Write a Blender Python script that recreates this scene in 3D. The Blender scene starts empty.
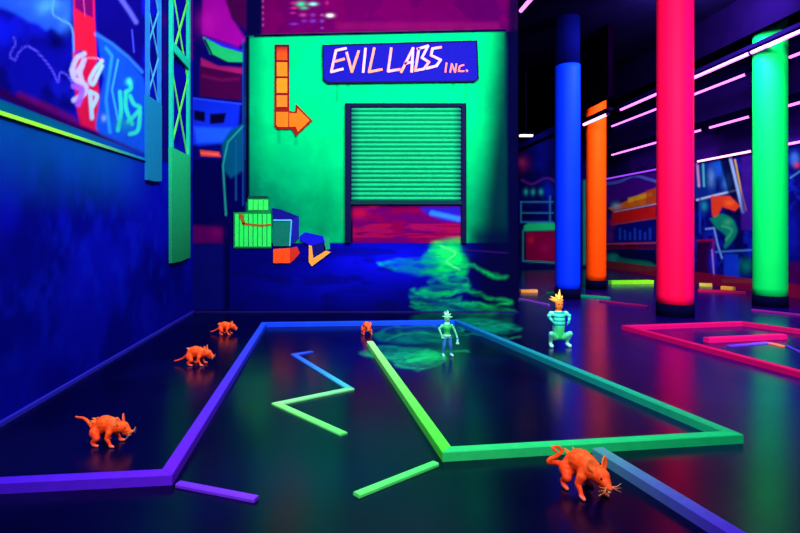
import bpy, bmesh, math, random
import numpy as np
from mathutils import Vector, Matrix
random.seed(7); RNG = np.random.RandomState(5)
C = bpy.context.scene.collection
# ---------------------------------------------------------------- camera frame
F, VX, HY, CH = 560.0, 350.0, 228.0, 1.40
def G(px, py, z=0.0):                      # point at height z seen at this pixel
    D = F*(CH-z)/(py-HY)
    return Vector(((px-VX)*D/F, D, z))
def P(px, py, D):                          # point at depth D seen at this pixel
    return Vector(((px-VX)*D/F, D, CH+(HY-py)*D/F))
def lin(c):
    c = np.asarray(c, float)/255.0
    return np.where(c <= 0.04045, c/12.92, ((c+0.055)/1.055)**2.4)
# ---------------------------------------------------------------- materials
def new_mat(name):
    m = bpy.data.materials.new(name); m.use_nodes = True
    return m, m.node_tree.nodes, m.node_tree.links, m.node_tree.nodes['Principled BSDF']
def paint_mat(name, rough=0.6, spec=0.25, noise=0.0, nscale=8.0, bump=0.0):
    """fluorescent paint: colours laid on the surface itself (attribute 'Col'), a little uneven"""
    m, N, L, b = new_mat(name)
    a = N.new('ShaderNodeAttribute'); a.attribute_name = 'Col'
    out = a.outputs['Color']
    tc = N.new('ShaderNodeTexCoord')
    n = N.new('ShaderNodeTexNoise'); n.inputs['Scale'].default_value = nscale; n.inputs['Detail'].default_value = 6
    L.new(tc.outputs['Object'], n.inputs['Vector'])
    if noise > 0:
        r = N.new('ShaderNodeMapRange'); r.inputs['From Min'].default_value = .3; r.inputs['From Max'].default_value = .7
        r.inputs['To Min'].default_value = 1-noise; r.inputs['To Max'].default_value = 1+noise*.4
        L.new(n.outputs['Fac'], r.inputs['Value'])
        v = N.new('ShaderNodeVectorMath'); v.operation = 'SCALE'
        L.new(out, v.inputs[0]); L.new(r.outputs[0], v.inputs['Scale']); out = v.outputs[0]
    L.new(out, b.inputs['Base Color'])
    b.inputs['Roughness'].default_value = rough; b.inputs['Specular IOR Level'].default_value = spec
    if bump > 0:
        bp = N.new('ShaderNodeBump'); bp.inputs['Strength'].default_value = bump; bp.inputs['Distance'].default_value = .01
        n2 = N.new('ShaderNodeTexNoise'); n2.inputs['Scale'].default_value = nscale*6; n2.inputs['Detail'].default_value = 4
        L.new(tc.outputs['Object'], n2.inputs['Vector']); L.new(n2.outputs['Fac'], bp.inputs['Height'])
        L.new(bp.outputs[0], b.inputs['Normal'])
    return m
M_wall = paint_mat('mural paint', .85, 0.0, .12, 3.0, .15)
M_kerb = paint_mat('kerb paint', .6, .04, .10, 14.0, .05)
M_obj = paint_mat('figure paint', .5, .12, .15, 40.0, .1)
M_col = paint_mat('column paint', .6, .04, .06, 2.0, .03)
M_dark = paint_mat('dark surface', .8, .0, .2, 3.0, .05)
M_floor = paint_mat('polished floor', .11, .14, .25, 1.2, 0)
b = M_floor.node_tree.nodes['Principled BSDF']; b.inputs['IOR'].default_value = 1.45
_n = M_floor.node_tree.nodes; _l = M_floor.node_tree.links
_t = _n.new('ShaderNodeTexCoord'); _z = _n.new('ShaderNodeTexNoise'); _z.inputs['Scale'].default_value = 1.7; _z.inputs['Detail'].default_value = 5
_r = _n.new('ShaderNodeMapRange'); _r.inputs['To Min'].default_value = .15; _r.inputs['To Max'].default_value = .27
_l.new(_t.outputs['Object'], _z.inputs['Vector']); _l.new(_z.outputs['Fac'], _r.inputs['Value']); _l.new(_r.outputs[0], b.inputs['Roughness'])
def emit_mat(name, col, s):
    m, N, L, b = new_mat(name)
    b.inputs['Base Color'].default_value = (*lin(col), 1)
    b.inputs['Emission Color'].default_value = (*lin(col), 1); b.inputs['Emission Strength'].default_value = s
    return m
M_tube = emit_mat('lit neon tube', (236, 120, 255), 2.3)
M_tube2 = emit_mat('lit pink neon tube', (255, 150, 200), 3.2)
M_tubew = emit_mat('lit ceiling lamp', (255, 200, 225), 2.5)
M_tubed = emit_mat('dim neon tube', (150, 60, 235), 1.2)
# ---------------------------------------------------------------- helpers
def setcol(me, cols):
    """cols: one colour, or function(co)->srgb, or an (nverts,3) linear array"""
    a = me.color_attributes.new('Col', 'FLOAT_COLOR', 'POINT')
    n = len(me.vertices); arr = np.ones((n, 4), np.float32)
    if isinstance(cols, np.ndarray) and cols.ndim == 2: arr[:, :3] = cols
    elif callable(cols):
        for i, v in enumerate(me.vertices): arr[i, :3] = lin(cols(v.co))
    else: arr[:, :3] = lin(cols)
    a.data.foreach_set('color', arr.ravel())
def link(name, me, mat, parent=None, cols=None, smooth=False):
    if cols is not None: setcol(me, cols)
    o = bpy.data.objects.new(name, me); C.objects.link(o)
    if mat: me.materials.append(mat)
    if smooth: me.polygons.foreach_set('use_smooth', [True]*len(me.polygons))
    if parent: o.parent = parent
    return o
def from_bm(name, bm, mat, parent=None, cols=None, smooth=False):
    bmesh.ops.recalc_face_normals(bm, faces=bm.faces)
    me = bpy.data.meshes.new(name); bm.to_mesh(me); bm.free()
    return link(name, me, mat, parent, cols, smooth)
def tag(o, label=None, cat=None, group=None, kind=None):
    if label: o['label'] = label
    if cat: o['category'] = cat
    if group: o['group'] = group
    if kind: o['kind'] = kind
    return o
def empty(name, loc, rz=0, s=1.0):
    o = bpy.data.objects.new(name, None); C.objects.link(o); o.location = loc
    o.rotation_euler = (0, 0, rz); o.scale = (s, s, s); o.empty_display_size = .05
    return o
def box(bm, x0, x1, y0, y1, z0, z1):
    vs = [bm.verts.new((x, y, z)) for z in (z0, z1) for (x, y) in ((x0, y0), (x1, y0), (x1, y1), (x0, y1))]
    for f in ((0,1,2,3),(4,5,6,7),(0,1,5,4),(1,2,6,5),(2,3,7,6),(3,0,4,7)): bm.faces.new([vs[i] for i in f])
    return vs
def prism(bm, pts, d):
    """closed polygon (list of Vectors) extruded by vector d"""
    a = [bm.verts.new(p) for p in pts]; b_ = [bm.verts.new(Vector(p)+Vector(d)) for p in pts]
    bm.faces.new(a); bm.faces.new(b_)
    n = len(a)
    for i in range(n): bm.faces.new((a[i], a[(i+1) % n], b_[(i+1) % n], b_[i]))
def tube(bm, pts, rads, n=8):
    rings = []
    for i, p in enumerate(pts):
        p = Vector(p); t = (Vector(pts[min(i+1, len(pts)-1)])-Vector(pts[max(i-1, 0)])).normalized()
        up = Vector((0, 0, 1)) if abs(t.z) < .9 else Vector((0, 1, 0))
        u = t.cross(up).normalized(); v = t.cross(u)
        r = rads[i] if isinstance(rads, (list, tuple)) else rads
        rings.append([bm.verts.new(p+(u*math.cos(2*math.pi*k/n)+v*math.sin(2*math.pi*k/n))*r) for k in range(n)])
    for a, b_ in zip(rings, rings[1:]):
        for k in range(n): bm.faces.new((a[k], a[(k+1) % n], b_[(k+1) % n], b_[k]))
    bm.faces.new(rings[0]); bm.faces.new(rings[-1])
# ---------------------------------------------------------------- painting on walls
_lat = RNG.rand(64, 64)
def vnoise(x, y):
    xi = np.floor(x).astype(int); yi = np.floor(y).astype(int); fx = x-xi; fy = y-yi
    fx = fx*fx*(3-2*fx); fy = fy*fy*(3-2*fy)
    g = lambda i, j: _lat[(i) % 64, (j) % 64]
    return (g(xi, yi)*(1-fx)+g(xi+1, yi)*fx)*(1-fy)+(g(xi, yi+1)*(1-fx)+g(xi+1, yi+1)*fx)*fy
def fbm(x, y, o=4):
    s = 0; a = .5; t = 0
    for k in range(o): s = s+a*vnoise(x*2**k+k*17.3, y*2**k+k*5.1); t += a; a *= .5
    return s/t
def sstep(a, b_, x):
    t = np.clip((x-a)/(b_-a), 0, 1); return t*t*(3-2*t)
class Canvas:
    """colours of the artwork, measured in the artist's sheet coordinates (x right, y down)"""
    def __init__(s, x, y, col): s.x, s.y = x, y; s.c = np.tile(lin(col), (len(x), 1))
    def mix(s, col, a):
        a = np.clip(a, 0, 1)[:, None]; s.c = s.c*(1-a)+lin(col)*a
    def wob(s, amp, sc): return ((fbm(s.x/sc, s.y/sc)-.5)*amp*2, (fbm(s.x/sc+31, s.y/sc+7)-.5)*amp*2)
    def rect(s, x0, y0, x1, y1, col, soft=.8, a=1):
        m = sstep(x0-soft, x0+soft, s.x)*(1-sstep(x1-soft, x1+soft, s.x))*sstep(y0-soft, y0+soft, s.y)*(1-sstep(y1-soft, y1+soft, s.y))
        s.mix(col, m*a)
    def poly(s, pts, col, soft=.8, a=1):
        inside = np.zeros(len(s.x), bool); d = np.full(len(s.x), 1e9)
        n = len(pts)
        for i in range(n):
            x0, y0 = pts[i]; x1, y1 = pts[(i+1) % n]
            c = ((y0 > s.y) != (y1 > s.y)) & (s.x < (x1-x0)*(s.y-y0)/((y1-y0) or 1e-9)+x0)
            inside ^= c; d = np.minimum(d, s.segd(x0, y0, x1, y1))
        sd = np.where(inside, d, -d); s.mix(col, sstep(-soft, soft, sd)*a)
    def segd(s, x0, y0, x1, y1):
        dx, dy = x1-x0, y1-y0; L = dx*dx+dy*dy+1e-9
        t = np.clip(((s.x-x0)*dx+(s.y-y0)*dy)/L, 0, 1)
        return np.hypot(s.x-x0-t*dx, s.y-y0-t*dy)
    def stroke(s, pts, col, w=1, soft=.7, a=1, wob=0):
        d = np.full(len(s.x), 1e9)
        sx, sy = s.x, s.y
        if wob: ox, oy = s.wob(wob, 14); s.x = sx+ox; s.y = sy+oy
        for p, q in zip(pts, pts[1:]): d = np.minimum(d, s.segd(*p, *q))
        s.x, s.y = sx, sy
        s.mix(col, (1-sstep(w/2-soft, w/2+soft, d))*a)
    def blob(s, cx, cy, rx, ry, col, a=1, n=0):
        r = np.hypot((s.x-cx)/rx, (s.y-cy)/ry)
        if n: r = r+(fbm(s.x/10, s.y/10)-.5)*n
        s.mix(col, np.exp(-r*r*1.6)*a)
def curve(pts, k=6):                                   # Catmull-Rom through pts
    out = []; p = [pts[0]]+list(pts)+[pts[-1]]
    for i in range(1, len(p)-2):
        for j in range(k):
            t = j/k
            out.append(tuple(.5*((2*p[i][c])+(-p[i-1][c]+p[i+1][c])*t+(2*p[i-1][c]-5*p[i][c]+4*p[i+1][c]-p[i+2][c])*t*t+(-p[i-1][c]+3*p[i][c]-3*p[i+1][c]+p[i+2][c])*t**3) for c in range(len(p[i]))))
    out.append(tuple(pts[-1])); return out
def grid(name, us, vs, pos, paint, mat, cat_kind='structure'):
    """flat grid mesh; pos(U,V)->xyz arrays; paint(X,Y,Z)->linear colours"""
    U, V = np.meshgrid(us, vs, indexing='ij'); X, Y, Z = pos(U.ravel(), V.ravel())
    co = np.stack([X, Y, Z], 1).astype(np.float32); nu, nv = len(us), len(vs)
    i = np.arange(nu-1)[:, None]*nv+np.arange(nv-1)[None, :]
    f = np.stack([i, i+nv, i+nv+1, i+1], -1).reshape(-1, 4)
    me = bpy.data.meshes.new(name); me.vertices.add(len(co)); me.vertices.foreach_set('co', co.ravel())
    me.loops.add(f.size); me.loops.foreach_set('vertex_index', f.ravel().astype(np.int32))
    me.polygons.add(len(f)); me.polygons.foreach_set('loop_start', np.arange(0, f.size, 4, dtype=np.int32))
    me.update(calc_edges=True)
    o = link(name, me, mat, None, paint(X, Y, Z)); tag(o, kind=cat_kind); return o
def sheet(X, Y, Z):
    Y = np.maximum(Y, .6); return VX+F*X/Y, HY-F*(Z-CH)/Y
def ax(*seg):                                          # axis from (start, stop, step) runs
    out = []
    for a, b_, st in seg: out += list(np.arange(a, b_-1e-6, st))
    return np.array(out+[seg[-1][1]])
ZC = 5.6                                               # ceiling
YB = 9.3                                               # mural wall
XL0, XL1 = -2.44, -2.61                                # left wall x at Y=2, Y=9.3
def XL(Y): return XL0+(XL1-XL0)*(Y-2)/7.3
XR = 8.9; YF = 19.6; XE = 2.79
exec_order = []
# ---- back mural wall
def slime(c):
    g, g2, br = (0, 150, 75), (10, 215, 95), (120, 255, 150)
    before = c.c.copy()
    # wisps rising on the wall
    c.poly(curve([(432,243),(447,240),(460,238),(461,250),(468,262),(466,275),(455,285),(440,281),(426,270),(420,262),(428,252)],4), (0,165,75), 3, .8)
    c.blob(446,254,13,10,(20,225,95),.8,.6); c.blob(455,262,10,9,(10,200,90),.7,.6)
    c.stroke(curve([(381,265),(395,261),(412,262),(430,265),(450,262),(470,266),(488,274),(506,277)]), g2, 2.6, 2, .5, 4)
    c.poly(curve([(383,265),(410,259),(436,262),(440,272),(420,275),(395,270)],4), g, 3, .75)
    c.poly(curve([(412,297),(422,288),(440,285),(462,283),(470,288),(455,293),(430,296)],4), (0,150,80), 2.5, .7)
    for pts in ([(428,282),(445,277),(462,279),(466,287),(450,292),(425,291),(412,297)], [(414,302),(440,293),(470,292),(500,299),(511,303),(490,306),(455,303),(430,302),(414,303)],
                [(430,252),(450,246),(460,256),(448,262),(440,270),(456,276)], [(436,243),(444,250),(438,258),(452,268),(462,262),(455,254)],
                [(413,291),(425,297),(440,299),(460,300)]):
        c.stroke(curve(pts), g2, 3.2, 2.4, .5, 5); 
    c.stroke(curve([(440,246),(455,252),(446,262),(460,270)]), br, 1.2, 1, .45, 2)
    # running over the floor
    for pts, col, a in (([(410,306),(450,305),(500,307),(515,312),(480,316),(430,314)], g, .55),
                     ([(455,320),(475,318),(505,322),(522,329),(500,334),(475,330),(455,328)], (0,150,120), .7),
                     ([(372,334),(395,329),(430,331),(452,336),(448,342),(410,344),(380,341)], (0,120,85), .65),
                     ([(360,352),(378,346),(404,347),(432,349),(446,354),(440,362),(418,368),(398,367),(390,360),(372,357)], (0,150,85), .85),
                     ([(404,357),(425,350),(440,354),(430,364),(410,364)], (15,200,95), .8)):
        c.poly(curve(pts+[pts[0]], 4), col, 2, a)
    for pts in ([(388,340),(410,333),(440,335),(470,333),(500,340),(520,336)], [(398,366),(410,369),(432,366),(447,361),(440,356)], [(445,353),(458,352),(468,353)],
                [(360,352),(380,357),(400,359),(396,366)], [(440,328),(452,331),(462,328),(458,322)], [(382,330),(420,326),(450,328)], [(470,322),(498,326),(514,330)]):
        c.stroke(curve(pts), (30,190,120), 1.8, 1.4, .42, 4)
    rid = 1-np.abs(fbm(c.x/24+3, c.y/7, 4)*2-1)*2.6; rid2 = sstep(.30,.72,fbm(c.x/15+9, c.y/5+4, 3))
    core = np.exp(-(((c.x-450)/15)**2+((c.y-254)/16)**2))+.55*np.exp(-(((c.x-415)/34)**2+((c.y-357)/12)**2))
    m = np.clip(.10+.55*np.clip(rid,0,1)+.45*rid2*.8+.5*core, 0, 1)[:, None]; c.c = before*(1-m)+c.c*m
def back_paint(X, Y, Z):
    x, y = sheet(X, Y, Z); c = Canvas(x, y, (4, 4, 52)); N1 = fbm(x/22, y/22)
    # green warehouse front
    c.poly([(247,38),(262,36),(505,30),(508,243),(236,243),(244,150)], (0,208,114), 2.5)
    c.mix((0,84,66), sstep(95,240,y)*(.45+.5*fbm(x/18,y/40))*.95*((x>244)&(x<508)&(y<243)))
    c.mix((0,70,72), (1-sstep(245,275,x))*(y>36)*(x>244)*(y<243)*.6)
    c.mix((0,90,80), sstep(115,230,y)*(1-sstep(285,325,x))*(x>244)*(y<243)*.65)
    c.mix((0,170,105), (x>244)*(x<508)*(y>36)*(y<243)*sstep(.45,.75,N1)*.45)
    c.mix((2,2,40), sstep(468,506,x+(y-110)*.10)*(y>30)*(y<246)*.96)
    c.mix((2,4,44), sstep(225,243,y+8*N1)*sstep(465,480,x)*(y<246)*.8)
    c.rect(326,150,344,238,(0,60,60),5,.0)
    for xd, y0, y1 in ((337,82,100),(348,82,88),(453,80,88),(466,80,98),(279,130,142),(296,134,144)):
        c.stroke([(xd,y0),(xd,y1)], (0,150,90), 3, 1.5, .8)
    # maroon storey above
    c.poly([(262,-30),(520,-30),(520,29),(505,29),(262,34)], (92,0,74), 1.5)
    c.mix((60,0,70), (y < 32)*sstep(340,500,x)*.5+(y<32)*(x>262)*.35*(N1>.5))
    c.rect(336,22,500,30,(112,8,80),3,.6)
    c.stroke([(255,36),(505,30.5)], (4,0,44), 3)
    for yy in range(0,30,6): c.blob(263,yy+1,1.2,1.6,(150,60,150),.8)
    for bx, by, w, h, col in ((301,4,5,2.6,(40,220,150)),(304,8,4,1.6,(30,190,120)),(313,4,4.5,1.8,(150,255,230)),(330,15.5,4,2,(255,235,250)),
                              (294,3,4,1.6,(190,40,110)),(294,8,4,1.4,(190,40,110)),(293,13,3.5,1.3,(170,30,110)),(303,15,4,2,(180,50,130)),(313,15,3,2,(130,40,150)),
                              (304,21,3,1.6,(100,40,160)),(313,21,3.5,1.8,(90,50,190)),(322,15,2,1.6,(170,60,140)),(322,21,2.3,1.8,(120,50,170)),(294,24,4.5,1.5,(110,40,170)),(327,3,2.4,2.4,(150,20,90)),(322,28,2,1.2,(110,50,150))):
        c.blob(bx,by,w,h,col,1.0)
    c.rect(288,-1,324,31,(70,0,92),2,.25)
    # street corner at the left of the front
    c.rect(150,-30,246,312,(6,4,86),2)
    c.mix((0,0,50), ((x<246)&(y>160))*.6)
    c.poly([(203,-20),(222,-20),(232,18),(246,40),(238,47),(202,34)], (140,4,140), 2)
    c.mix((176,14,160), np.exp(-(((x-208)/9)**2+((y-22)/11)**2))*.7*(x<246))
    c.poly([(218,-20),(246,-20),(246,30),(232,18)], (58,2,60), 2)
    c.poly([(203,36),(236,47),(243,50),(243,56),(225,52),(206,43)], (40,20,190), 1)
    c.poly([(203,37),(222,47),(243,53),(243,62),(226,62),(210,54)], (24,170,96), 1)
    c.stroke([(205,40),(212,55),(228,63),(243,64)], (10,0,60), 2)
    c.poly([(201,58),(218,66),(242,68),(242,74),(222,73),(201,66)], (140,20,90), 1.5)
    c.poly([(200,66),(241,74),(241,100),(200,96)], (58,2,58), 1.5)
    c.stroke([(203,76),(222,80),(238,79)], (95,8,72), 3, 2, .8)
    c.poly([(191,98),(215,101),(240,104),(238,128),(228,143),(200,146),(191,144)], (10,36,200), 2)
    c.stroke([(191,98),(215,101),(241,104)], (30,60,230), 1.6)
    c.poly([(194,110),(205,112),(205,122),(194,120)], (4,2,40), 1.2); c.poly([(210,114),(226,113),(224,123),(210,124)], (4,2,40), 1.2)
    c.poly([(194,127),(232,128),(224,142),(197,143)], (24,80,232), 2.5)
    c.poly([(200,150),(219,152),(221,157),(201,156)], (206,60,60), 1)
    c.stroke([(201,153),(218,154.5)], (240,110,70), 1, .6, .8)
    c.poly([(222,143),(231,130),(243,124),(243,170),(231,178),(224,170)], (0,70,105), 2)
    c.stroke([(226,215),(223,165),(228,142),(243,126)], (30,150,140), 1.6, 1, .8)
    c.stroke([(243,40),(243,205)], (20,60,150), 1.4, .8, .8); c.stroke([(236,140),(236,200)], (20,80,150), 1.5, 1, .6)
    c.stroke([(247.5,38),(247.5,200)], (2,2,40), 4)
    c.poly([(191,225),(222,228),(222,243),(191,243)], (80,0,80), 2.5, .8); c.blob(216,233,8,7,(120,0,90),.4)
    c.rect(224,240,230,310,(2,2,40),2,.6); c.rect(191,244,224,310,(5,10,98),3,.7)
    # the opening under the roller door: street seen through it
    c.rect(345,104,466,244,(4,2,44),1)
    c.poly([(353,205),(461,205),(461,243),(353,243)], (84,0,84), 1.5)
    c.mix((112,0,58), ((x>353)&(x<461)&(y>205)&(y<243))*sstep(.42,.7,fbm(x/16,y/5))*.9)
    c.blob(360,213,11,8,(165,10,50),.75,.5); c.blob(373,206,6,3,(180,20,60),.7)
    c.poly([(420,207),(461,206),(461,222),(442,220),(425,213)], (20,20,165), 3, .95)
    c.stroke(curve([(432,213),(446,216),(459,219)]), (40,110,245), 4.5, 2, .95)
    c.mix((150,10,60), ((x>353)&(x<461)&(y>224)&(y<238))*sstep(.4,.6,fbm(x/20,y/3))*.6)
    # painted roadway
    m = (y > 243)*(x > 230)
    c.mix((3,3,92), m*1.0)
    c.mix((8,10,215), m*np.exp(-(((x-380)/60)**2+((y-260)/20)**2))*.95)
    c.mix((5,8,170), m*np.exp(-(((x-330)/60)**2+((y-285)/16)**2))*.6)
    c.mix((3,4,56), m*sstep(.5,.7,fbm(x/30,y/9))*.5); c.mix((3,3,40), m*sstep(455,490,x)*.95)
    c.stroke([(466,250),(508,253)], (30,10,80), 1.2)
    c.mix((3,3,40), sstep(505,512,x)*.9)
    slime(c)
    return c.c
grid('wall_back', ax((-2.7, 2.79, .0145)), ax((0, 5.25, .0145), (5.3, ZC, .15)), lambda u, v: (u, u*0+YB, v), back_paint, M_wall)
# ---- left wall
def left_paint(X, Y, Z):
    x, y = sheet(X, Y, Z); c = Canvas(x, y, (6, 10, 165)); N1 = fbm(Y*1.3, Z*1.3); N2 = fbm(Y*5, Z*5)
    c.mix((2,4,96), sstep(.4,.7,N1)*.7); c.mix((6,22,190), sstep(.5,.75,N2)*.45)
    c.mix((2,2,100), (1-sstep(0,1.2,Z))*.5); c.mix((4,78,150), sstep(1.45,2.2,Z)*(1-sstep(5.5,7.5,Y))*.75)  # teal fade paints the strip's glow into the wall colour below it
    up = (Z > 2.31)
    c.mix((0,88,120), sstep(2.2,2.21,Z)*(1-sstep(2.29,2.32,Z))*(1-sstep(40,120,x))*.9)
    c.mix((10,10,150), up*1.0)
    s = Canvas(x, y, (8, 8, 150))
    s.mix((4,4,86), sstep(.45,.7,fbm(x/26,y/26))*.8); s.mix((14,20,200), sstep(.5,.7,fbm(x/20+9,y/30))*.5)
    s.poly(curve([(-10,-20),(-10,2),(8,10),(20,16),(30,22),(38,24),(46,30),(52,28),(61,34),(64,26),(70,22),(72,-20)],3), (30,80,225), 3, .9)
    s.blob(0,30,16,20,(10,20,225),.8,.5)
    s.blob(48,6,16,10,(70,150,240),.8,.6); s.blob(64,22,8,12,(50,110,235),.7,.5); s.blob(22,4,14,6,(40,90,240),.6,.5)
    s.blob(55,42,14,11,(2,2,60),.9,.6); s.blob(35,40,14,9,(6,4,110),.7,.5)
    s.stroke(curve([(54,0),(53,14),(62,20),(70,25),(73,34),(74,60)]), (80,150,250), 1.6, .8, .9)
    s.stroke(curve([(14,37),(15,45),(11,52),(11,58),(15,60),(18,54),(24,47),(32,48),(42,57),(52,70),(58,82),(60,73),(66,74),(74,86)]), (80,70,235), 1.4, .8, .85)
    s.poly([(73,-20),(94,-20),(95,22),(97,62),(92,66),(86,54),(82,50),(75,52),(74,20)], (214,20,56), 1)
    s.poly([(74,-20),(93,-20),(93,18),(84,14),(75,8)], (100,4,92), 1.5); s.stroke([(83,-5),(85,16)], (190,60,130), 1)
    s.poly([(73,52),(95,60),(100,98),(98,132),(80,126),(76,104)], (190,14,66), 1.5)
    s.poly(curve([(97,36),(112,46),(124,56),(138,72),(146,88),(150,160),(100,136),(98,110),(104,80)],3), (14,70,200), 2)
    s.poly([(96,-20),(142,-20),(142,66),(124,54),(108,42),(97,30)], (8,4,108), 2)
    s.stroke([(96,34),(112,44),(128,57),(142,72)], (40,110,235), 3, 1.5, .85)
    s.stroke([(119,-4),(130,12),(136,22)], (90,90,235), 4, 2, .8); s.stroke([(132,30),(134,52)], (50,60,220), 1.5)
    s.stroke([(106,48),(112,56),(106,100),(110,132)], (40,140,230), 3, 1.5, .8); s.stroke([(118,60),(112,90),(118,120)], (60,170,240), 2, 1, .7)
    # graffiti letters
    for pts in ([(84,54),(77,58),(73,68),(75,73),(82,66)], [(72,70),(74,78),(80,82),(86,86),(84,94),(74,100)], [(84,60),(80,72),(82,82)]):
        s.stroke(curve(pts), (176,170,240), 5, 1.2, .95)
    s.stroke(curve([(74,86),(82,90),(78,104)]), (140,80,220), 6, 1.5, .9)
    for pts in ([(102,61),(95,70),(90,80),(93,84),(98,74),(102,66)], [(90,92),(91,104),(92,118)], [(90,92),(97,96),(93,106)]):
        s.stroke(curve(pts), (150,190,240), 4, 1.2, .95)
    s.stroke(curve([(86,58),(95,58),(102,60)]), (250,120,160), 1.3, .8)
    for pts in ([(129,80),(131,88),(126,92)], [(130,96),(134,104),(140,108),(134,116),(128,122)], [(120,92),(121,112),(118,130)], [(126,92),(126,108),(132,124)], [(140,112),(138,130),(130,134)]):
        s.stroke(curve(pts), (40,200,170), 4, 1.2, .9)
    s.blob(129,82,4,4,(60,210,200),.9); s.blob(104,118,3,4,(120,170,240),.8); s.blob(125,124,12,9,(20,130,150),.6,.5)
    s.stroke([(-10,88),(20,101),(60,120),(100,138),(145,158)], (34,0,66), 8, 3, .95)
    s.stroke([(20,95),(60,113),(78,122)], (110,6,56), 6, 3, .5)
    # beams and steps beyond the towers
    s.rect(157,-20,169,175,(14,6,96),1.5,.9); s.blob(163,20,5,9,(50,6,90),.6,.6); s.blob(163,60,5,12,(40,6,90),.5,.6)
    s.rect(186,-20,204,60,(50,6,140),2,.95); s.stroke([(191,-10),(191,60)], (110,20,150), 4, 2, .8)
    s.rect(188,60,204,175,(12,20,170),3,.9)
    c.c = np.where(up[:, None], s.c, c.c)
    return c.c
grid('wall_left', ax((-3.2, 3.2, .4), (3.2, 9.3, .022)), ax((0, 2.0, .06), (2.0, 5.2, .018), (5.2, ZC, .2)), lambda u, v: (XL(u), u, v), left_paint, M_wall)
# ---- floor
def floor_paint(X, Y, Z):
    x, y = sheet(X, Y, Z); c = Canvas(x, y, (1, 1, 32))
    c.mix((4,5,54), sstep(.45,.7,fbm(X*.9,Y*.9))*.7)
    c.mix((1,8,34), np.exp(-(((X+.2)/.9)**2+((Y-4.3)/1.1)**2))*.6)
    c.mix((14,1,92), sstep(1.6,4.0,X)*.75)  # violet reflections painted into the floor colour on the right
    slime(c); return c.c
grid('floor', ax((-2.7, -.1, .2), (-.1, 3.1, .018), (3.1, 9.1, .3)), ax((-3.2, 4.6, .3), (4.6, 9.3, .022), (9.3, 19.8, .3)), lambda u, v: (u, v, u*0), floor_paint, M_floor)
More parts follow.
